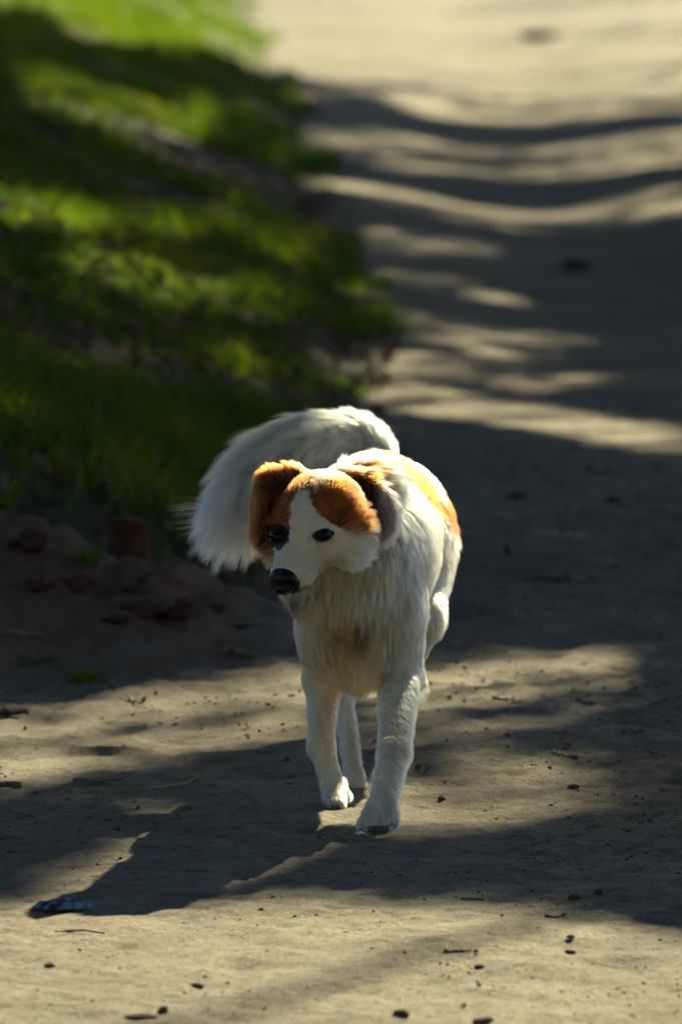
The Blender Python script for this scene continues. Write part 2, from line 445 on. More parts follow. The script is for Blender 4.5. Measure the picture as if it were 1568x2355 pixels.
# right fore leg, planted (on the picture's left)
cone(at(752, 1440, 11.04), at(744, 1560, 11.10), .044, .026, k=.03, **LEG)
cone(at(744, 1560, 11.10), at(738, 1715, 11.05), .026, .0165, k=.018, **LEG)
cone(at(738, 1715, 11.05), at(764, 1805, 11.03), .0180, .0170, k=.015, **LEG)
for du, dv, dy in ((-20, 0, .0), (-4, 10, -.03), (14, 10, -.03), (30, -4, 0)):
    cone(at(764 + du * .4, 1800, 11.02), at(770 + du * .85, 1838 + dv, 10.99 + dy), .0105, .0080, k=.008, **dict(LEG, ln=.0105))
# left fore leg, reaching forward with the paw just landing
cone(at(893, 1420, 11.02), at(922, 1545, 11.04), .050, .032, k=.03, **LEG)
cone(at(922, 1545, 11.04), at(975, 1574, 11.07), .022, .006, k=.02, **LEG)
cone(at(920, 1550, 11.02), at(906, 1735, 10.82), .0285, .0205, k=.018, **LEG)
cone(at(906, 1735, 10.82), at(880, 1850, 10.69), .0195, .0190, k=.015, **LEG)
for du, dv, dy in ((-36, 0, .0), (-14, 8, -.02), (13, 6, -.02), (34, -6, .0)):
    cone(at(878 + du * .45, 1856, 10.69), at(870 + du * .92, 1898 + dv, 10.635 + dy), .0120, .0100, k=.010, **dict(LEG, ln=.0105))
# right hind leg, seen just behind the planted fore leg
cone(at(838, 1270, 11.60), at(805, 1450, 11.36), .068, .038, k=.04, **BODY)
cone(at(805, 1450, 11.36), at(788, 1600, 11.40), .036, .0165, k=.02, **LEG)
cone(at(788, 1600, 11.40), at(812, 1775, 11.24), .0135, .0120, k=.012, **LEG)
for du in (-8, 3, 12):
    cone(at(812 + du * .5, 1780, 11.23), at(816 + du, 1808, 11.19), .0115, .0105, k=.008, **dict(LEG, ln=.009))
# left hind leg, pushing off behind
cone(at(935, 1270, 11.62), at(955, 1420, 11.46), .070, .040, k=.04, **BODY)
cone(at(955, 1420, 11.46), at(925, 1555, 11.74), .038, .0175, k=.02, **LEG)
cone(at(925, 1555, 11.74), at(918, 1675, 11.70), .0145, .0125, k=.012, **LEG)
cone(at(918, 1680, 11.69), at(916, 1700, 11.65), .0150, .0130, k=.010, **dict(LEG, ln=.009))
# tail, curling up and over to the picture's left
TP = [at(876, 1105, 11.66), at(850, 1045, 11.70), at(795, 1018, 11.68), at(722, 1016, 11.64), at(650, 1040, 11.60), at(592, 1088, 11.57), at(556, 1160, 11.55)]
TRD = [.030, .026, .022, .019, .016, .013, .008]
tt = np.linspace(0, 6, 181); sp = np.stack([np.interp(tt, np.arange(7), np.array(TP)[:, i]) for i in range(3)], 1)
for _ in range(420): sp[1:-1] = .5 * sp[1:-1] + .25 * (sp[2:] + sp[:-2])
st_ = np.gradient(sp, axis=0); st_ /= np.linalg.norm(st_, axis=1)[:, None]
for i in range(18):
    a_, b_ = i / 3, (i + 1) / 3
    cone(sp[i * 10], sp[i * 10 + 10], np.interp(a_, range(7), TRD), np.interp(b_, range(7), TRD), k=.012, seg=i,
         **dict(TAIL, ln=float(np.interp(a_, range(7), [.044, .060, .076, .094, .110, .118, .100]))))
# head
HA = np.stack([HR, HF, HU])
ell(hd(.0, 0, .0), (.063, .070, .052), HA, k=.03, **HEAD)
ell(hd(.030, 0, .008), (.046, .045, .036), HA, k=.02, **HEAD)
for s in (-1, 1):
    ell(hd(.018, .048 * s, -.028), (.033, .048, .040), HA, k=.02, **(CHEEK if s > 0 else dict(CHEEK, ln=.046, lift=.45)))
    ell(hd(.060, .030 * s, .012), (.016, .020, .010), HA, k=.012, **HEAD)
cone(hd(.060, 0, -.014), hd(.124, 0, -.019), .0385, .0250, k=.025, **HEAD)
ell(hd(.106, 0, -.032), (.0325, .038, .023), HA, k=.012, **HEAD)
cone(hd(.055, 0, -.042), hd(.112, 0, -.047), .026, .0150, k=.012, **HEAD)
# ears: fold at the top, flap hanging
def ear(top, tip, side_in, w, th, hl):
    top, tip = np.array(top), np.array(tip)
    ax = nrm(tip - top); b = nrm(np.cross(ax, side_in)); a = nrm(np.cross(b, ax))
    ell((top + tip) / 2, (w, th, np.linalg.norm(tip - top) / 2), np.stack([a, b, ax]), k=.012, **dict(EAR, ln=hl))
EL0, EL1 = at(604, 1100, 10.86), at(592, 1242, 10.84)
ear(EL0, EL1, [.25, -1, 0], .025, .0085, .017)
ell(at(628, 1140, 10.875), (.022, .022, .032), k=.02, **dict(EAR, ln=.010))
cone(at(676, 1102, 10.885), at(618, 1098, 10.855), .0185, .0105, k=.016, **dict(EAR, ln=.020, flow=nrm([-.5, .2, .3]), lift=.45))
ER0, ER1 = at(838, 1102, 10.91), at(888, 1236, 10.87)
ear(ER0, ER1, [1, -.35, 0], .030, .0085, .024)
cone(at(775, 1108, 10.915), at(838, 1102, 10.935), .018, .014, k=.016, **dict(EAR, ln=.018, flow=nrm([.5, .2, .1])))

def sdf_prim(p, X):
    if p['t'] == 'c':
        ba = p['b'] - p['a']; h = np.clip(((X - p['a']) @ ba) / (ba @ ba), 0, 1)
        q = X - p['a'] - h[..., None] * ba
        return np.sqrt(np.sum(q * q, -1)) - (p['ra'] + (p['rb'] - p['ra']) * h)
    q = (X - p['c']) @ p['R'].T
    k0 = np.sqrt(np.sum((q / p['r']) ** 2, -1)); k1 = np.sqrt(np.sum((q / p['r'] ** 2) ** 2, -1))
    return k0 * (k0 - 1) / np.maximum(k1, 1e-6)
def bounds(p):
    if p['t'] == 'c':
        r = max(p['ra'], p['rb']); return np.minimum(p['a'], p['b']) - r, np.maximum(p['a'], p['b']) + r
    r = p['r'].max(); return p['c'] - r, p['c'] + r
VOX = .0032
lo = np.min([bounds(p)[0] for p in PR], 0) - .03; hi = np.max([bounds(p)[1] for p in PR], 0) + .03
gn = np.ceil((hi - lo) / VOX).astype(int) + 1
F = np.full(gn, 1.0, dtype=np.float32)
gx = [lo[i] + VOX * np.arange(gn[i]) for i in range(3)]
for p in PR:
    b0, b1 = bounds(p); mrg = p['k'] * 1.5 + .012
    i0 = np.clip(((b0 - mrg - lo) / VOX).astype(int), 0, gn - 1); i1 = np.clip(((b1 + mrg - lo) / VOX).astype(int) + 2, 0, gn)
    sl = tuple(slice(i0[i], i1[i]) for i in range(3))
    X = np.stack(np.meshgrid(*[gx[i][i0[i]:i1[i]] for i in range(3)], indexing='ij'), -1)
    d = sdf_prim(p, X).astype(np.float32); f = F[sl]; k = p['k']
    h = np.clip(.5 + .5 * (f - d) / k, 0, 1)
    F[sl] = f * (1 - h) + d * h - k * h * (1 - h)
# eye sockets: shallow dents
for s in (-1, 1):
    c = hd(.066, .0345 * s, -.001)
    i0 = ((c - .03 - lo) / VOX).astype(int); i1 = ((c + .03 - lo) / VOX).astype(int)
    sl = tuple(slice(i0[i], i1[i]) for i in range(3))
    X = np.stack(np.meshgrid(*[gx[i][i0[i]:i1[i]] for i in range(3)], indexing='ij'), -1)
    d = -(np.linalg.norm(X - (c + HF * .012 + HR * .012 * s), axis=-1) - .0165); f = F[sl]
    h = np.clip(.5 - .5 * (d - f) / -.008 * -1, 0, 1)
    F[sl] = np.maximum(f, d)
def surface_nets(F, lo, vox):
    s = F < 0; nx_, ny_, nz_ = F.shape
    acc = np.zeros((nx_ - 1, ny_ - 1, nz_ - 1, 3), np.float32); cnt = np.zeros((nx_ - 1, ny_ - 1, nz_ - 1), np.float32)
    cs = [(i, j, k) for i in (0, 1) for j in (0, 1) for k in (0, 1)]
    def sub(A, c): return A[c[0]:nx_ - 1 + c[0], c[1]:ny_ - 1 + c[1], c[2]:nz_ - 1 + c[2]]
    mixed = np.zeros(cnt.shape, bool)
    for c in cs[1:]: mixed |= sub(s, c) != sub(s, cs[0])
    idx = np.argwhere(mixed)
    P = np.zeros((len(idx), 3)); C = np.zeros(len(idx))
    for ia in range(8):
        for ib in range(ia + 1, 8):
            a, b = np.array(cs[ia]), np.array(cs[ib])
            if np.abs(a - b).sum() != 1: continue
            fa = F[tuple((idx + a).T)]; fb = F[tuple((idx + b).T)]
            x = (fa < 0) != (fb < 0)
            t = np.where(x, fa / np.where(x, fa - fb, 1), 0)
            P += np.where(x[:, None], a + t[:, None] * (b - a), 0); C += x
    P = idx + P / C[:, None]
    vid = -np.ones(mixed.shape, np.int64); vid[tuple(idx.T)] = np.arange(len(idx))
    faces = []
    for ax in range(3):
        o = [np.array(v) for v in ((1, 0, 0), (0, 1, 0), (0, 0, 1))]
        e = o[ax]; u_, w_ = o[(ax + 1) % 3], o[(ax + 2) % 3]
        A = s[tuple(slice(0, n - e[i]) for i, n in enumerate(F.shape))]; B = s[tuple(slice(e[i], n) for i, n in enumerate(F.shape))]
        q = np.argwhere(A != B)
        q = q[(q[:, (ax + 1) % 3] > 0) & (q[:, (ax + 2) % 3] > 0)]
        q = q[np.all(q < np.array(mixed.shape), axis=1)]
        flip = ~s[tuple(q.T)]
        fa = np.stack([vid[tuple((q - u_ - w_).T)], vid[tuple((q - w_).T)], vid[tuple(q.T)], vid[tuple((q - u_).T)]], -1)
        fa[flip] = fa[flip][:, ::-1]
        faces.append(fa)
    return lo + P * vox, np.concatenate(faces)
DV, DF = surface_nets(F, lo, VOX)
del F
def smooth_mesh(V, Fq, n):
    for _ in range(n):
        acc = np.zeros_like(V); c = np.zeros(len(V))
        for i in range(4):
            np.add.at(acc, Fq[:, i], V[Fq[:, (i + 1) % 4]]); np.add.at(acc, Fq[:, i], V[Fq[:, (i - 1) % 4]]); np.add.at(c, Fq[:, i], 2)
        V = V * .5 + .5 * acc / c[:, None]
    return V
DV = smooth_mesh(DV, DF, 2)
def vert_normals(V, Fq):
    n = np.cross(V[Fq[:, 2]] - V[Fq[:, 0]], V[Fq[:, 3]] - V[Fq[:, 1]])
    N = np.zeros_like(V)
    for i in range(4): np.add.at(N, Fq[:, i], n)
    return N / np.maximum(np.linalg.norm(N, axis=1), 1e-12)[:, None]
DN = vert_normals(DV, DF)

# fur fields on every vertex: length, flow, lift, droop, clump
D = np.stack([sdf_prim(p, DV) for p in PR], 1)
W = np.exp(-np.clip(D - D.min(1, keepdims=True), 0, 1) / .014); W /= W.sum(1, keepdims=True)
def field(key): return W @ np.array([p[key] for p in PR])
fl, fli, fdr, fcl = field('ln'), field('lift'), field('droop'), field('clump')
tailw = W @ np.array([1.0 if 'seg' in p else 0.0 for p in PR])
legw = W @ np.array([1.0 if p['ln'] <= .014 and not isinstance(p['flow'], str) and 'seg' not in p else 0.0 for p in PR])
FLOW = np.zeros_like(DV)
tsel = np.where(tailw > .01)[0]; ni = ((DV[tsel][:, None] - sp[None]) ** 2).sum(2).argmin(1)
q = DV[tsel] - sp[ni]; q = q - np.sum(q * st_[ni], 1)[:, None] * st_[ni]; q /= np.maximum(np.linalg.norm(q, axis=1), 1e-5)[:, None]
sv = (ni / 180.0)[:, None]
TFLOW = np.zeros_like(DV); TFLOW[tsel] = st_[ni] * 1.0 + q * (.75 + .2 * sv) + sv * np.array([-.40, 0, -.30])
for i, p in enumerate(PR):
    if isinstance(p['flow'], str) and p['flow'] == 'head':
        v = DV - NOSE; v = v / np.maximum(np.linalg.norm(v, axis=1), 1e-6)[:, None] + np.array([0, .1, -.15])
    elif isinstance(p['flow'], str):
        v = TFLOW
    else:
        v = np.repeat(p['flow'][None], len(DV), 0)
    FLOW += W[:, i:i + 1] * v
# feathering behind the fore legs and belly fringe; long hair at the back of the thighs
back = np.clip(DN[:, 1], 0, 1) * legw
fl = fl + .022 * back * sstep(.06, .14, DV[:, 2])

# coat: white with rust patches (front view of the head, top view of the back)
white = np.array([.87, .745, .54]); rust = np.array([.24, .052, .004]); brown = np.array([.06, .024, .010]); black = np.array([.012, .010, .010])
pink = np.array([.42, .24, .19]); dirt_bounce = np.array([.52, .325, .12])
longw = np.clip(W @ np.array([1.0 if p['ln'] > .038 and 'seg' not in p else .35 for p in PR]), 0, 1)
eye_c = [hd(.0665, -.0345, .004), hd(.0665, .0345, .004)]
EYES = [(637, 1233, 24, 15, -.05), (743, 1230, 26, 13.5, .10)]
def coat(P, N, tw, lw, jit):
    U, V = project(P)
    U0, V0 = U, V
    U = U + jit * RNG.normal(size=len(P)); V = V + jit * RNG.normal(size=len(P))
    U = U + 9 * vnoise(U / 16, V / 16, 201); V = V + 9 * vnoise(U / 16, V / 16, 202)
    c = np.repeat(white[None], len(P), 0)
    n3 = fbm(P[:, 0] * 22 + P[:, 1] * 9, P[:, 2] * 22, 301, 3)
    c += (dirt_bounce - white) * (np.clip(.66 + .9 * n3, 0, 1) * lw)[:, None]  # tan of dirty fur, with warm bounce light put into the colour
    hz = P[:, 1] < 10.975
    c *= (1 - .22 * np.clip(.3 + 1.6 * fbm(P[:, 0] * 60, P[:, 2] * 25, 333, 3), 0, 1) * (P[:, 2] < .25))[:, None] * np.array([1, .97, .92])
    def paint(sel, col, a=1.0): c[sel] = c[sel] * (1 - a) + np.array(col) * a
    def reg(poly): return in_poly(U, V, poly)
    def reg0(poly): return in_poly(U0, V0, poly)
    paint(hz & reg([(555, 1045), (640, 1048), (694, 1072), (710, 1104), (688, 1126), (666, 1160), (666, 1215), (657, 1238), (622, 1262), (604, 1272), (585, 1290), (555, 1260)]), rust)
    paint(hz & reg([(704, 1076), (760, 1080), (850, 1080), (872, 1130), (866, 1238), (815, 1228), (772, 1212), (740, 1186), (716, 1164), (704, 1120)]), rust)
    paint(hz & reg([(712, 1072), (800, 1074), (790, 1092), (735, 1112), (720, 1140)]), (.70, .50, .28), .8)  # white and rust mix on the head top, sunlight put into its tone
    rm = hz & (c[:, 0] > 1.6 * c[:, 1])
    c[rm] *= np.clip(.85 + 1.1 * fbm(P[rm][:, 0] * 70, P[rm][:, 2] * 45, 361, 3), .35, 1.7)[:, None]
    paint(hz & reg([(596, 1262), (620, 1275), (620, 1312), (600, 1302)]), rust)
    paint(hz & reg([(594, 1100), (640, 1090), (670, 1106), (658, 1128), (622, 1136), (598, 1128)]), brown, .92)
    paint(hz & reg([(601, 1150), (611, 1160), (611, 1256), (594, 1260)]), brown, .9)  # shadow gap between ear flap and face, put into the coat colour
    paint(hz & reg([(684, 1086), (708, 1100), (708, 1134), (692, 1128)]), brown, .7)
    paint(hz & reg([(814, 1112), (858, 1116), (866, 1180), (872, 1225), (856, 1245), (832, 1225), (822, 1180)]), brown, .93)
    paint(hz & reg([(862, 1105), (960, 1080), (960, 1280), (880, 1280), (876, 1225), (866, 1180)]), (.46, .33, .24), .85)
    paint(hz & reg([(874, 1196), (902, 1186), (906, 1250), (884, 1252)]), pink, .6)
    paint(hz & reg([(612, 1210), (640, 1200), (668, 1222), (664, 1246), (640, 1266), (620, 1252)]), black, .96)
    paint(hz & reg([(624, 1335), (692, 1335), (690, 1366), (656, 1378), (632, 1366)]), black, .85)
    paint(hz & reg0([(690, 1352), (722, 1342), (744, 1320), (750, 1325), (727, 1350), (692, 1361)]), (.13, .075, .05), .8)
    mz = np.exp(-(np.linalg.norm(P - hd(.115, .012, -.030), axis=1) / .036) ** 2)
    c += (np.array([.52, .37, .30]) - c) * (mz * np.clip(.28 + .9 * fbm(P[:, 0] * 90, P[:, 2] * 90, 341, 3), 0, .7))[:, None] * (c.mean(1) > .3)[:, None]
    sp_ = vnoise(U0 / 3.2, V0 / 3.2, 351) > .40
    paint(sp_ & (mz > .35), (.20, .15, .13), .6)
    paint(np.linalg.norm(P - hd(.146, 0, -.022), axis=1) < .0228, black, .97)
    paint(hz & reg0([(706, 1232), (720, 1228), (722, 1246), (708, 1252)]), pink, .5)
    for (eu, ev, ra, rb, tl) in EYES:
        du, dv = U0 - eu, V0 - ev + tl * (U0 - eu)
        paint(hz & ((du / ra) ** 2 + (dv / rb) ** 2 < 1), black, .97)
    U = U0 + .4 * (U - U0); V = V0 + .4 * (V - V0)
    sd = (P[:, 1] > 11.07) & (tw < .3)
    paint(sd & reg([(862, 1010), (960, 1020), (1060, 1110), (1090, 1250), (1036, 1216), (990, 1158), (950, 1122), (905, 1098), (872, 1074)]), (.15, .036, .004))
    paint(sd & reg([(930, 1050), (965, 1064), (1002, 1108), (1016, 1150), (1004, 1150), (988, 1114), (960, 1082), (930, 1064)]), white)
    for (su, sv) in ((962, 1208), (945, 1190), (990, 1360), (1000, 1345), (935, 1265), (1012, 1300)):
        paint((P[:, 1] > 10.99) & ((U - su) ** 2 + (1.2 * (V - sv)) ** 2 < 90), (.30, .22, .15), .6)
    for (x0, y0, x1, y1) in ((852, 1866, 846, 1902), (872, 1868, 871, 1906), (890, 1866, 894, 1900), (757, 1818, 756, 1846), (772, 1820, 774, 1852), (786, 1816, 790, 1846)):  # shade in the grooves between the toes, painted as darker lines
        t_ = np.clip((V0 - y0) / (y1 - y0), 0, 1); paint((P[:, 2] < .07) & (V0 > y0) & (V0 < y1) & (np.abs(U0 - x0 - (x1 - x0) * t_) < 2.6), (.42, .33, .23), .6)
    dust = np.clip(1 - P[:, 2] / .07, 0, 1) * np.clip(.5 + 1.4 * fbm(P[:, 0] * 80, P[:, 2] * 60, 371, 3), 0, 1) * .55
    c += (np.array([.42, .33, .21]) - c) * dust[:, None]
    pd = (P[:, 2] < .03) & (N[:, 2] < -.35)
    pd |= (P[:, 1] < 10.8) & reg([(824, 1910), (850, 1897), (880, 1902), (914, 1890), (908, 1925), (880, 1956), (835, 1950)])
    paint(pd, (.045, .03, .025), .9)
    return c
FU, FV = project(DV)
cc = coat(DV, DN, tailw, longw, 0.0)
pads = ((DV[:, 2] < .03) & (DN[:, 2] < -.35))
bare = np.zeros(len(DV))
for e in eye_c:
    pass
for (eu, ev, ra, rb, tl) in EYES:
    du, dv = FU - eu, FV - ev + tl * (FU - eu)
    bare = np.maximum(bare, (1 - sstep(.95, 1.15, np.sqrt((du / (ra + 2)) ** 2 + (dv / (rb + 2)) ** 2))) * (DV[:, 1] < 10.9))
bare = np.maximum(bare, 1 - sstep(.022, .0255, np.linalg.norm(DV - hd(.146, 0, -.022), axis=1)))
bare = np.maximum(bare, pads.astype(float))
for e in eye_c: fl = fl * (1 - .7 * (1 - sstep(.014, .030, np.linalg.norm(DV - e, axis=1))))

dog_me = mesh_np('dog', DV, DF)
ca = dog_me.attributes.new('coat', 'FLOAT_COLOR', 'POINT')
ca.data.foreach_set('color', np.concatenate([cc, np.ones((len(cc), 1))], 1).astype(np.float32).ravel())
def coat_mat():
    m = NT('dog_skin'); a = m.n('ShaderNodeAttribute'); a.attribute_name = 'coat'
    m.base(a.outputs['Color'], 0.9, 0.1); return m.m
def fur_mat():
    m = NT('dog_fur'); a = m.n('ShaderNodeAttribute'); a.attribute_name = 'coat'
    h = m.n('ShaderNodeBsdfHairPrincipled'); h.model = 'CHIANG'; h.parametrization = 'COLOR'
    m.l(a.outputs['Color'], h.inputs['Color'])
    h.inputs['Roughness'].default_value = .42; h.inputs['Radial Roughness'].default_value = .55
    h.inputs['Coat'].default_value = 0.0; h.inputs['IOR'].default_value = 1.38
    h.inputs['Random Roughness'].default_value = .2
    m.l(h.outputs[0], m.out.inputs[0]); return m.m
dog = link('dog', dog_me, None, coat_mat())
tag(dog, 'white dog with rust patches and plumed tail walking along the sandy road', 'dog')

# fur strands
tri = np.concatenate([DF[:, [0, 1, 2]], DF[:, [0, 2, 3]]])
ar = .5 * np.linalg.norm(np.cross(DV[tri[:, 1]] - DV[tri[:, 0]], DV[tri[:, 2]] - DV[tri[:, 0]]), axis=1)
NH = 480000
wgt = np.ones(len(DV)); wgt *= 1 + 2.6 * tailw
wgt *= 1 + 1.2 * (DV[:, 1] < 10.98) ; wgt *= (1 - bare)
pr = ar * wgt[tri].mean(1); pr /= pr.sum()
ti = RNG.choice(len(tri), NH, p=pr)
r1, r2 = np.sqrt(RNG.random(NH)), RNG.random(NH)
bw = np.stack([1 - r1, r1 * (1 - r2), r1 * r2], 1)
T = tri[ti]
def lerp(A): return np.einsum('ij,ij...->i...', bw, A[T])
hp, hn, hf = lerp(DV), lerp(DN), lerp(FLOW)
hn /= np.linalg.norm(hn, axis=1)[:, None]
hL, hli, hdr, hcl, htl = lerp(fl), lerp(fli), lerp(fdr), lerp(fcl), lerp(tailw)
hc = coat(hp, hn, lerp(tailw), lerp(longw), 9.5)
def n3d(p, s, seed):
    return np.stack([fbm(p[:, 0] * s + p[:, 1] * s * .7, p[:, 2] * s - p[:, 1] * s * .4, seed + 10 * k, 2) for k in range(3)], 1)
NG = NH // 45
gi = RNG.choice(NH, NG, replace=False)
kd = kdtree.KDTree(NG)
KS = np.array([1, 1, .38])          # locks are longer than wide along the lie of the coat
for i, g in enumerate(gi): kd.insert(hp[g] * KS, i)
kd.balance()
gid = np.fromiter((kd.find(p)[1] for p in (hp * KS).tolist()), dtype=np.int64, count=NH)
gg = gi[gid]
KP = 7
jit = RNG.normal(size=(NH, 3))
lenf = np.clip(hL * (.75 + .35 * RNG.random(NH)) * (1 + .25 * RNG.normal(size=NH)[gg] * np.clip(hcl, 0, 1) * (1 - .6 * htl)), .003, .16)
wav = n3d(hp, 9, 401) * .9 + n3d(hp, 24, 431) * .55
tang = hf - np.sum(hf * hn, 1)[:, None] * hn
tang = tang / np.maximum(np.linalg.norm(tang, axis=1), 1e-4)[:, None]
tang = tang + .45 * wav * (np.clip(hL / .03 - .25, .1, .85) * (1 - .5 * htl))[:, None]
d0 = tang * (1 - hli)[:, None] + hn * hli[:, None] + jit * .055
PT = np.zeros((KP, NH, 3)); PT[0] = hp - hn * .0015
dcur = d0 / np.linalg.norm(d0, axis=1)[:, None]
phase = RNG.random(NH)[gg] * 6.28
for k in range(1, KP):
    PT[k] = PT[k - 1] + dcur * (lenf / (KP - 1))[:, None]
    curl = np.cross(dcur, hn) * (np.sin(phase + k * 1.1) * .22 * np.clip(hL / .05, 0, 1.0) * (1 - .4 * htl))[:, None]
    dcur = dcur + DOWN * hdr[:, None] * .6 + curl + (tang * .12)
    dcur /= np.linalg.norm(dcur, axis=1)[:, None]
G = PT[:, gg, :]
scale = (lenf / lenf[gg])
for k in range(1, KP):
    c = (hcl * (k / (KP - 1)) ** .8 * .9)[:, None]
    tgt = G[k] + (hp - hp[gg]) * .25
    PT[k] = PT[k] * (1 - c) + tgt * c
pos = PT.transpose(1, 0, 2).astype(np.float32)
hcv = bpy.data.hair_curves.new('fur')
hcv.add_curves([KP] * NH)
hcv.attributes['position'].data.foreach_set('vector', pos.ravel())
rad = np.linspace(1, .12, KP)[None] * (np.clip(.00022 + .0022 * hL, .0002, .00034) * (.8 + .4 * RNG.random(NH)))[:, None]
ra_ = hcv.attributes.get('radius') or hcv.attributes.new('radius', 'FLOAT', 'POINT')
ra_.data.foreach_set('value', rad.astype(np.float32).ravel())
at_ = hcv.attributes.new('coat', 'FLOAT_COLOR', 'CURVE')
hcol = np.clip(hc * (1 + .13 * RNG.normal(size=(NH, 1))) * (1 + (.13 + .07 * htl[:, None]) * RNG.normal(size=(NH, 1))[gg]), .005, .88)
at_.data.foreach_set('color', np.concatenate([hcol, np.ones((NH, 1))], 1).astype(np.float32).ravel())
fur = link('fur', hcv, dog, fur_mat())
tag(fur, kind='stuff')

# eyes, nose, claws
def eye_mat():
    m = NT('eye'); m.base((.005, .003, .002), .18, .22)
    return m.m
M_EYE = eye_mat()
M_NOSE = simple_mat('nose_leather', (.003, .003, .0035), (.007, .0065, .0065), 260, .38, .35, .35, .001)
M_CLAW = simple_mat('claw', (.05, .04, .03), (.11, .09, .07), 60, .4, .5)
for (eu, ev, ra, rb, tl) in EYES:
    k_ = ((FU - eu) ** 2 + (FV - ev) ** 2 < 40) & (DV[:, 1] < 10.9)
    p_ = DV[k_][DV[k_][:, 1].argmin()]
    view = nrm(p_ - np.array([0, 0, CAM_Z]))
    bm = bmesh.new(); bmesh.ops.create_uvsphere(bm, u_segments=28, v_segments=20, radius=.0118)
    for f in bm.faces: f.smooth = True
    o = bm_obj('eye', bm, M_EYE, dog); o.location = at(eu, ev, p_[1]) + view * (.0118 - .0036)
    o.scale = (1.0, 1, .92)
bm = bmesh.new(); bmesh.ops.create_uvsphere(bm, u_segments=36, v_segments=24, radius=1)
for v in bm.verts:
    x, y, z = v.co                       # x: across, y: forward, z: up
    w = 1.0 - .22 * max(0, -z) ** 1.2 + .05 * max(0, z)
    q = Vector((x * .0220 * w, y * .0175, z * .0205))
    for s in (-1, 1):                    # nostrils
        dd = ((x - .48 * s) ** 2 * 3.2 + (z + .10) ** 2 * 5)
        if y > 0 and dd < 1: q.y -= .0065 * (1 - dd)
    if y > 0 and abs(x) < .12: q.y -= .0012 * (1 - abs(x) / .12)
    v.co = q
for f in bm.faces: f.smooth = True
no = bm_obj('nose', bm, M_NOSE, dog)
NF = nrm([-math.sin(HYAW) * math.cos(.2), -math.cos(HYAW) * math.cos(.2), -math.sin(.2)]); NU = nrm(np.cross(HR, NF)); NU = NU if NU[2] > 0 else -NU
no.matrix_world = Matrix(((HR[0], NF[0], NU[0], 0), (HR[1], NF[1], NU[1], 0), (HR[2], NF[2], NU[2], 0), (0, 0, 0, 1)))
no.location = hd(.144, 0, -.020)
claw_me = None
def claw(p, d, r=.0032, l=.013):
    global claw_me
    if claw_me is None:
        bm = bmesh.new(); tube(bm, [(0, 0, 0), (0, .4, .12), (0, .75, .05), (0, 1, -.18)], [.25, .2, .13, .02], 8)
        bmesh.ops.recalc_face_normals(bm, faces=bm.faces[:])
        claw_me = bpy.data.meshes.new('claw'); bm.to_mesh(claw_me); bm.free(); claw_me.materials.append(M_CLAW)
    o = link('claw', claw_me, dog); o.location = p; o.scale = (l, l, l)
    o.rotation_euler = Vector(d).to_track_quat('Y', 'Z').to_euler()
for du, dv, dy in ((-20, 0, .0), (-4, 10, -.03), (14, 10, -.03), (30, -4, 0)):
    claw(at(768 + du * .85, 1844 + dv, 10.985 + dy - .007), (.0, -1, -.6), l=.009)
for du, dv, dy in ((-36, 0, .0), (-14, 8, -.02), (13, 6, -.02), (34, -6, .0)):
    claw(at(870 + du * .88, 1900 + dv, 10.635 + dy - .010), (0, -1, -.2), l=.009)

# ------------------------------------------------------------------ grass and litter on the verge
def blades(n, ysel, hgt, seed, cl=1.0):
    rng = np.random.default_rng(seed)
    y = 14.6 + (72 - 14.6) * rng.random(n) ** 1.9
    x = edge_x(y) - (rng.random(n) ** 1.1) * (1.6 + y * .085) + .10
    d = edge_x(y) - x
    dens = sstep(-.36, .10, fbm(x * 1.6, y * .8, 501, 4)) * sstep(-.05, .38, d + .60 * fbm(x * 3.2, y * 1.1, 505, 4)) * sstep(14.6, 16.5, y + .8 * fbm(x * 4, y, 507, 2))
    k = rng.random(n) < dens
    return x[k], y[k], rng
gx_, gy_, rng = blades(330000, None, .05, 5)
n = len(gx_)
gz_ = height(gx_, gy_)
tall = .5 + .9 * sstep(-.1, .35, fbm(gx_ * 2.4, gy_ * 1.3, 511, 3))
L = .050 * tall * (.5 + rng.random(n)) * (1 + gy_ * .006)
wd = (.0016 + .00012 * gy_) * (.7 + .6 * rng.random(n))
az = rng.random(n) * 6.283; side = np.stack([np.cos(az), np.sin(az), 0 * az], 1)
ba = rng.random(n) * 6.283; bend = np.stack([np.cos(ba), np.sin(ba), 0 * ba], 1) * (L * (.2 + .8 * rng.random(n)))[:, None]
root = np.stack([gx_, gy_, gz_ - .004], 1); up = np.array([0, 0, 1.0])
mid = root + up * (L * .55)[:, None] + bend * .35; tip = root + up * (L * .92)[:, None] + bend
gv = np.stack([root - side * wd[:, None], root + side * wd[:, None], mid + side * wd[:, None] * .8, mid - side * wd[:, None] * .8, tip], 1).reshape(-1, 3)
b5 = np.arange(n)[:, None] * 5
gf = np.concatenate([b5 + [0, 1, 2], b5 + [0, 2, 3], b5 + [3, 2, 4]])
gm = mesh_np('grass', gv, gf, True)
def grass_mat():
    m = NT('grass_blade'); p = m.pos()
    f = m.noise(3.0, 3, .6, p); g = m.noise(60, 2, .6, p)
    c = m.ramp(f, [(.3, (.024, .075, .005)), (.55, (.10, .165, .004)), (.75, (.25, .21, .012))])
    c = m.mix(m.ramp(g, [(.58, (0, 0, 0)), (.66, (1, 1, 1))]), c, (.19, .15, .05))
    m.base(c, .55, .35)
    tr = m.n('ShaderNodeBsdfTranslucent'); m.l(m.mix(1.0, c, (1.6, 1.7, .8), 'MULTIPLY'), tr.inputs[0])
    mx = m.n('ShaderNodeMixShader'); mx.inputs[0].default_value = .45
    m.l(m.b.outputs[0], mx.inputs[1]); m.l(tr.outputs[0], mx.inputs[2]); m.l(mx.outputs[0], m.out.inputs[0])
    return m.m
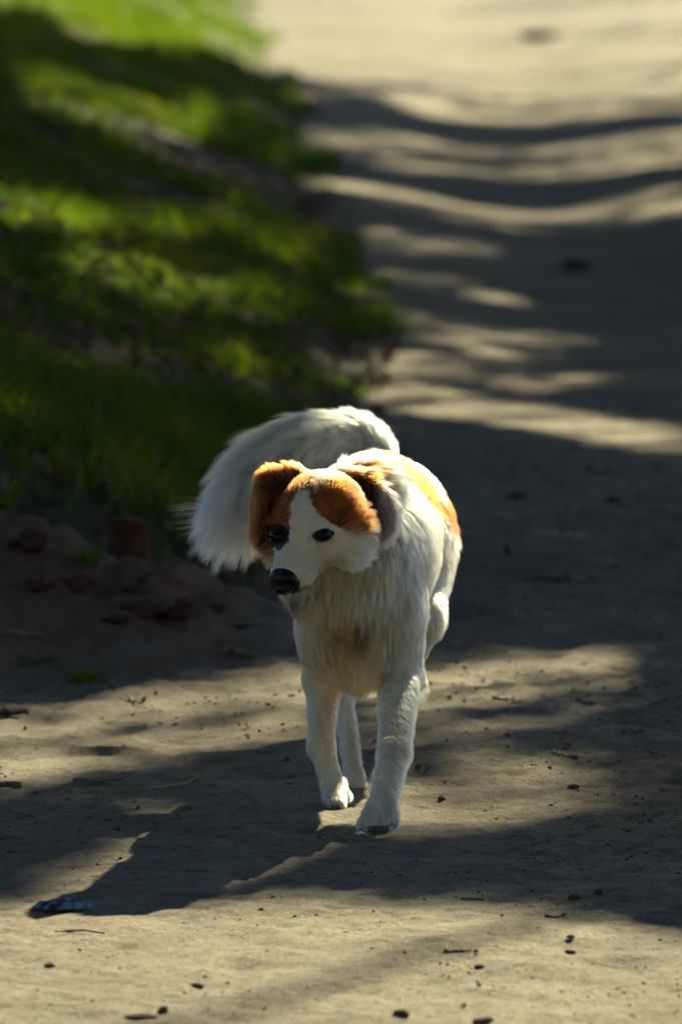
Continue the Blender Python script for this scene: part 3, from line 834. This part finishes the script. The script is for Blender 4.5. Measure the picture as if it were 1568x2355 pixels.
M_GRASS = grass_mat()
tag(link('grass', gm, None, M_GRASS), 'short bright green grass growing over the left verge', 'grass', kind='stuff')

# dead leaves and bits lying in the grass
rng = np.random.default_rng(77)
n = 5200
y = 13.4 + 16 * rng.random(n) ** 1.7; x = edge_x(np.maximum(y, 14.2)) - rng.random(n) * (.5 + y * .06) + .06
c = np.stack([x, y, height(x, y) + .008 + .02 * rng.random(n)], 1)
v, f = quads(c, .012 + .022 * rng.random(n), rng)
M_DEAD = simple_mat('dead_leaf', (.10, .045, .022), (.26, .15, .08), 9, .8, .3, coords='pos')
tag(link('leaf_litter', mesh_np('leaf_litter', v, f, False), None, M_DEAD), 'brown dead leaves scattered in the grass on the verge', 'leaf litter', kind='stuff')

# crumbs of soil and bark on the road, too small to count
def rock_verts(rng, seg=0):
    bm = bmesh.new(); bmesh.ops.create_icosphere(bm, subdivisions=1, radius=1)
    v = np.array([q.co[:] for q in bm.verts]); f = np.array([[w.index for w in q.verts] for q in bm.faces]); bm.free()
    return v, f
IV, IF = rock_verts(rng)
n = 17000
y = 8.8 + 8.5 * rng.random(n) ** 1.25; x = (rng.random(n) * 2 - 1) * (.12 + y * .062)
dens = sstep(-.25, .35, fbm(x * 2.0 + 4, y * 1.6, 81, 3)) * .9 + .12
k = (rng.random(n) < dens) & (x > edge_x(y)); x, y = x[k], y[k]; n = len(x)
sz = (.0007 + .0030 * rng.random(n) ** 5) * (.72 + .28 * sstep(9.8, 10.8, y))
V = IV[None] * (1 + .35 * rng.normal(size=(n, len(IV), 1))) * sz[:, None, None] * np.stack([.8 + .9 * rng.random(n), .8 + .9 * rng.random(n), .5 + .4 * rng.random(n)], 1)[:, None, :]
V = V + np.stack([x, y, height(x, y) + sz * .25], 1)[:, None, :]
ff = (np.arange(n)[:, None, None] * len(IV) + IF[None]).reshape(-1, 3)
M_CRUMB = simple_mat('soil_crumb', (.05, .035, .025), (.20, .14, .085), 30, .95, .2, coords='pos')
tag(link('soil_crumbs', mesh_np('soil_crumbs', V.reshape(-1, 3), ff, False), None, M_CRUMB), 'dark crumbs of soil strewn over the pale sand', 'soil crumbs', kind='stuff')

# ------------------------------------------------------------------ single things lying on the road
def ground_at(u, v):
    """point of the ground seen at (u, v)"""
    lo_, hi_ = 5.0, 70.0
    ysamp = np.linspace(lo_, hi_, 6000)
    P = np.stack([at(u, v, yy) for yy in (lo_, hi_)])
    pts = P[0] + (P[1] - P[0]) * ((ysamp - lo_) / (hi_ - lo_))[:, None]
    below = pts[:, 2] < height(pts[:, 0], pts[:, 1])
    i = int(np.argmax(below)) if below.any() else len(pts) - 1
    return pts[i]
M_STONE = simple_mat('dark_stone', (.06, .045, .033), (.17, .125, .085), 40, .95, .1, .5, .004)
M_CLOD = simple_mat('red_clod', (.07, .034, .02), (.17, .082, .045), 25, .95, .15, .7, .01)
M_TWIG = simple_mat('twig', (.09, .06, .035), (.26, .20, .12), 30, .85, .25, .4, .003)
M_TWIGP = simple_mat('pale_straw', (.30, .24, .13), (.46, .39, .24), 30, .8, .3)
def stone_mesh(name, seed, mat, sub=2, rough=.35):
    rg = np.random.default_rng(seed)
    bm = bmesh.new(); bmesh.ops.create_icosphere(bm, subdivisions=sub, radius=1)
    off = rg.random(3) * 20
    for v in bm.verts:
        q = np.array(v.co[:])
        k = 1 + rough * float(fbm(np.array([q[0] * 1.4 + off[0] + q[2]]), np.array([q[1] * 1.4 + off[1] - q[2] * .8]), seed, 3)[0]) * 1.6
        v.co = v.co * k
    for f in bm.faces: f.smooth = sub > 2
    me = bpy.data.meshes.new(name); bm.to_mesh(me); bm.free(); me.materials.append(mat); return me
def lay(o, u, v, s, rz=0.0, sink=.3):
    g = ground_at(u, v); o.location = (g[0], g[1], float(height(g[0], g[1])) + s[2] * (1 - sink)); o.scale = s; o.rotation_euler = (0, 0, rz)
    return o
pm = [stone_mesh('pebble', 40 + i, M_STONE) for i in range(4)]
named = [
    (325, 2343, (.034, .020, .007), 'stone', 'flat dark stone at the bottom edge, beside a round pebble'),
    (374, 2330, (.011, .012, .009), 'pebble', 'round dark pebble at the bottom edge just above a flat stone'),
    (920, 2336, (.022, .016, .008), 'stone', 'dark half buried stone at the bottom edge below the dog'),
    (1112, 2352, (.028, .018, .008), 'stone', 'dark stone cut off by the bottom edge, rightmost of the bottom stones'),
    (1015, 1842, (.0095, .010, .007), 'pebble', 'small dark pebble in the sunny patch right of the reaching paw'),
    (962, 1768, (.0085, .009, .007), 'pebble', 'small round pebble in dim light beside the reaching leg'),
    (1100, 2228, (.013, .012, .006), 'pebble', 'dark oblong pebble alone in the bright sand right of centre'),
    (1310, 2196, (.013, .010, .006), 'pebble', 'brown lump in the bright sand at lower right'),
    (1320, 2068, (.016, .014, .007), 'pebble', 'dark lump on the shadow edge at lower right'),
    (1375, 2062, (.011, .014, .007), 'pebble', 'smaller dark lump on the shadow edge farthest right'),
    (1312, 2160, (.011, .010, .005), 'pebble', 'flat dark pebble directly above the brown lump'),
    (1240, 90, (.13, .25, .07), 'stone', 'dark stone lying far off on the sunlit road'),
    (1322, 620, (.09, .14, .04), 'clod', 'dark clod on the shaded road behind the dog'),
    (1190, 1148, (.030, .03, .014), 'clod', 'dark clod of earth in the deep shade right of the dog'),
    (1412, 1155, (.034, .03, .012), 'clod', 'flat dark clod near the right edge in deep shade'),
    (1165, 1275, (.012, .012, .022), 'pebble', 'small upright stone in the shade right of the dog'),
    (115, 2222, (.013, .012, .006), 'pebble', 'dark pebble in the bright sand at lower left'),
    (455, 2273, (.014, .012, .005), 'pebble', 'flat grey pebble in bright sand at lower left of centre'),
    (1320, 1815, (.014, .016, .006), 'clod', 'crumbled dark clod in the dim patch at right'),
    (660, 1750, (.007, .007, .005), 'pebble', 'tiny pebble left of the planted paw'),
]
for i, (u, v, s, cat, lab) in enumerate(named):
    o = link('pebble' if cat == 'pebble' else ('stone' if cat == 'stone' else 'earth_clod'), pm[i % 4])
    lay(o, u, v, tuple(q * .56 for q in s), i * 1.3, .35 if cat != 'stone' else .45); tag(o, lab, cat)
rng = np.random.default_rng(9)
cnt = 0
while cnt < 0:
    u, v = rng.uniform(0, 1568), rng.uniform(1560, 2350)
    if 690 < u < 990 and v < 1960: continue
    if float(fbm(np.array([u / 300]), np.array([v / 120]), 601, 2)[0]) < -.12: continue
    o = link('pebble', pm[cnt % 4]); r = .0016 + .0034 * rng.random() ** 2.6
    lay(o, u, v, (r * rng.uniform(.9, 1.7), r * 1.1, r * .7), rng.uniform(0, 6), .3)
    tag(o, 'tiny dark pebble scattered on the pale sand in the foreground', 'pebble', 'tiny pebbles scattered over the sand'); cnt += 1
cm = [stone_mesh('earth_clod', 60 + i, M_CLOD, 3, .95) for i in range(3)]
for i, (u, v, s, lab) in enumerate([
    (330, 1412, (.045, .03, .018), 'large red brown clod on the front of the mound'),
    (395, 1428, (.036, .03, .016), 'red brown clod at the right end of the mound slope'),
    (420, 1402, (.022, .02, .018), 'knobbly clod with a dark hole beside it on the mound'),
    (500, 1410, (.016, .016, .012), 'small orange clod standing alone right of the mound clods'),
    (262, 1436, (.030, .026, .012), 'flat red clod below the large mound clod'),
    (90, 1355, (.040, .03, .020), 'red earth lump at the far left of the mound'),
    (180, 1350, (.035, .03, .016), 'red earth lump in the middle of the mound front'),
    (60, 1262, (.045, .035, .03), 'red earth lump high on the mound at the left edge'),
    (300, 1378, (.030, .022, .012), 'red clod just under the mound crest'),
    (560, 1446, (.016, .014, .007), 'small clod on the grey slope left of the chest')]):
    o = link('earth_clod', cm[i % 3]); lay(o, u, v, tuple(q * .6 for q in s), i * 2.1, .55); tag(o, lab, 'clod')
# sticks and straws
def stick(pts_uv, r, mat, name, label, cat='twig', lift=.6):
    gs = [ground_at(u, v) for u, v in pts_uv]
    base = gs[0]; pts = []
    n = 5
    for a, b in zip(gs, gs[1:]):
        for k in range(n):
            p = a + (b - a) * k / n; pts.append(p)
    pts.append(gs[-1])
    rg = np.random.default_rng(len(label))
    loc = [(p[0] - base[0] + rg.normal() * r * .5, p[1] - base[1] + rg.normal() * r * .5, float(height(p[0], p[1])) - float(height(base[0], base[1])) + r * lift) for p in pts]
    bm = bmesh.new(); m_ = len(loc)
    tube(bm, loc, [r * (1 - .5 * i / m_) * (.85 + .3 * rg.random()) for i in range(m_)], 6)
    o = bm_obj(name, bm, mat); o.location = (base[0], base[1], float(height(base[0], base[1]))); tag(o, label, cat); return o
stick([(345, 1816), (400, 1808), (440, 1800), (466, 1790)], .0028, M_TWIGP, 'straw', 'long pale straw lying left of the planted paw', 'straw')
stick([(170, 1795), (230, 1803), (280, 1795)], .0028, M_TWIG, 'twig', 'thin dark twig lying left of the pale straw')
stick([(-10, 1815), (20, 1812), (52, 1812)], .0075, M_TWIG, 'stick', 'thick broken stick at the left edge beside the sunlit sand', 'stick')
stick([(523, 1502), (545, 1510), (572, 1518)], .0085, M_TWIG, 'stick', 'short dark stick on the grey slope left of the chest', 'stick')
stick([(0, 1455), (60, 1466), (108, 1478)], .0055, M_TWIG, 'stick', 'brown stick below the mound at the left edge', 'stick')
stick([(300, 1608), (312, 1622), (332, 1630)], .0030, M_TWIG, 'twig', 'bent twig at the upper edge of the left sunny patch')
stick([(550, 1668), (566, 1660), (572, 1672), (560, 1684)], .0018, M_TWIG, 'root', 'curled thin root left of the planted leg', 'root')
stick([(125, 2146), (180, 2146), (240, 2152)], .0024, M_TWIG, 'twig', 'thin brown twig in the bright sand below the blue scrap')
stick([(1020, 2192), (1050, 2194), (1082, 2190)], .0026, M_TWIG, 'twig', 'thin brown twig in bright sand below the dog')
stick([(1135, 1607), (1170, 1612), (1196, 1618)], .0030, M_TWIG, 'twig', 'dark twig in the sunny patch right of the raised leg')
stick([(1330, 1612), (1370, 1620)], .0030, M_TWIG, 'twig', 'short dark twig at the right end of the sunny patch')
stick([(1270, 1735), (1300, 1742), (1330, 1748)], .0026, M_TWIG, 'twig', 'dark twig lying in dim light at right')
stick([(1240, 1328), (1300, 1336), (1360, 1332)], .0075, M_TWIG, 'stick', 'longer dark stick lying in deep shade at right', 'stick')
stick([(1060, 2070), (1110, 2072)], .0028, M_TWIG, 'twig', 'dark twig on the shadow edge below the dog')
stick([(1255, 2108), (1300, 2106)], .0030, M_TWIG, 'twig', 'short dark twig just below the right shadow edge')
# broken piece of bark at the left edge
bm = bmesh.new()
rg = np.random.default_rng(4)
prev = None
for i in range(9):
    row = []
    for j in range(6):
        a = math.pi * (j / 5)
        row.append(bm.verts.new((.032 * (i / 4 - 1) + .003 * rg.normal(), -.016 * math.cos(a) + .002 * rg.normal(), .013 * math.sin(a) * (1 - .25 * abs(i / 4 - 1)) + .0015 * rg.normal())))
    if prev:
        for j in range(5): bm.faces.new((prev[j], prev[j + 1], row[j + 1], row[j]))
    prev = row
bmesh.ops.solidify(bm, geom=bm.faces[:], thickness=.004)
o = bm_obj('bark_piece', bm, M_BARK); g = ground_at(18, 1648); o.location = (g[0], g[1], height(g[0], g[1]) + .004); o.rotation_euler = (0, 0, .25)
tag(o, 'curled dark piece of bark at the left edge above the sunny patch', 'bark')
# crumpled blue-grey scrap in the foreground
M_SCRAP = NT('scrap'); _f = M_SCRAP.noise(60, 4, .7, M_SCRAP.obj())
M_SCRAP.base(M_SCRAP.ramp(_f, [(.40, (.03, .05, .09)), (.5, (.16, .27, .38)), (.60, (.50, .56, .58))]), .55, .4); M_SCRAP.bump(_f, .6, .004)
bm = bmesh.new(); grid = []
for i in range(17):
    row = []
    for j in range(9):
        x, y = (i / 16 - .5), (j / 8 - .5)
        w = 1 - .45 * abs(x) * 2 * (.6 + .4 * (x > 0))
        z = .16 + .9 * float(fbm(np.array([x * 7 + 3]), np.array([y * 6]), 701, 3)[0]) * .22 + .12 * math.cos(y * 3.1) * math.cos(x * 3.0)
        if i in (0, 16) or j in (0, 8): z = .02
        row.append(bm.verts.new((x * .082, y * .06 * w + .004 * math.sin(x * 9), z * .036)))
    grid.append(row)
for i in range(16):
    for j in range(8): bm.faces.new((grid[i][j], grid[i + 1][j], grid[i + 1][j + 1], grid[i][j + 1]))
bmesh.ops.solidify(bm, geom=bm.faces[:], thickness=.0015)
o = bm_obj('litter_scrap', bm, M_SCRAP.m); g = ground_at(148, 2092); o.location = (g[0], g[1], height(g[0], g[1]) + .001); o.rotation_euler = (0, 0, -.12)
tag(o, 'crumpled blue grey scrap lying on the sand at lower left', 'litter')
# reddish stump in the hollow behind the mound
st = np.array([at(293, 1300, 14.0)[0], 14.0]); z0 = float(height(*st))
root = bpy.data.objects.new('tree_stump', None); COL.objects.link(root); root.location = (st[0], st[1], z0 - .03)
tag(root, 'short reddish brown stump in the dark hollow behind the mound', 'stump')
ztop = at(293, 1205, 14.0)[2] - (z0 - .03)
M_STUMP = simple_mat('red_wood', (.05, .02, .010), (.14, .048, .022), 22, .9, .15, .9, .02)
bm = bmesh.new()
tube(bm, [(0, 0, 0), (0, 0, .04), (.001, 0, ztop * .6), (0, 0, ztop)], [.052, .040, .036, .034], 14)
for v in bm.verts:
    a_ = math.atan2(v.co.y, v.co.x); k_ = 1 + .16 * math.sin(a_ * 3 + 1) + .12 * math.sin(a_ * 5 + v.co.z * 40) + .6 * max(0, 1 - v.co.z / .05)
    v.co.x *= k_; v.co.y *= k_; v.co.z += .012 * math.sin(a_ * 2) * (v.co.z > .06)
bm_obj('trunk', bm, M_STUMP, root)
bm = bmesh.new(); bmesh.ops.create_cone(bm, cap_ends=True, segments=14, radius1=.0335, radius2=.026, depth=.012)
o = bm_obj('cut_top', bm, M_STUMP, root); o.location = (0, 0, ztop + .006)
# small weeds
def weed(u, v, n, h, label, seed):
    rg = np.random.default_rng(seed); g = ground_at(u, v); bm = bmesh.new()
    for k in range(n):
        a = rg.random() * 6.28; l = h * (.5 + .7 * rg.random()); w = .0016 + .001 * rg.random()
        d = Vector((math.cos(a), math.sin(a), 0)); s = Vector((-d.y, d.x, 0)) * w; o0 = d * .012 * rg.random() + Vector((rg.normal() * .012, rg.normal() * .012, -.002))
        p1 = o0 + d * l * .35 + Vector((0, 0, l * .5)); p2 = o0 + d * l * .9 + Vector((0, 0, l * .62))
        q = [bm.verts.new(t) for t in (o0 - s, o0 + s, p1 + s, p1 - s, p2)]
        bm.faces.new((q[0], q[1], q[2], q[3])); bm.faces.new((q[3], q[2], q[4]))
    ob = bm_obj('grass_tuft', bm, M_GRASS); ob.location = (g[0], g[1], height(g[0], g[1])); tag(ob, label, 'grass tuft'); return ob
weed(195, 1568, 60, .035, 'small green tuft on the grey slope left of the dog', 1)
weed(90, 1530, 26, .028, 'sparse little tuft above the bark piece', 2)
weed(205, 1305, 40, .06, 'grass tuft on the crest of the mound', 3)
weed(8, 1175, 30, .10, 'tall thin grass on top of the mound at the left edge', 4)
weed(205, 1070, 70, .14, 'leafy green weed in the shade behind the hollow', 5)
print('scene built: verts', len(DV), 'strands', NH, 'grass', len(gx_))
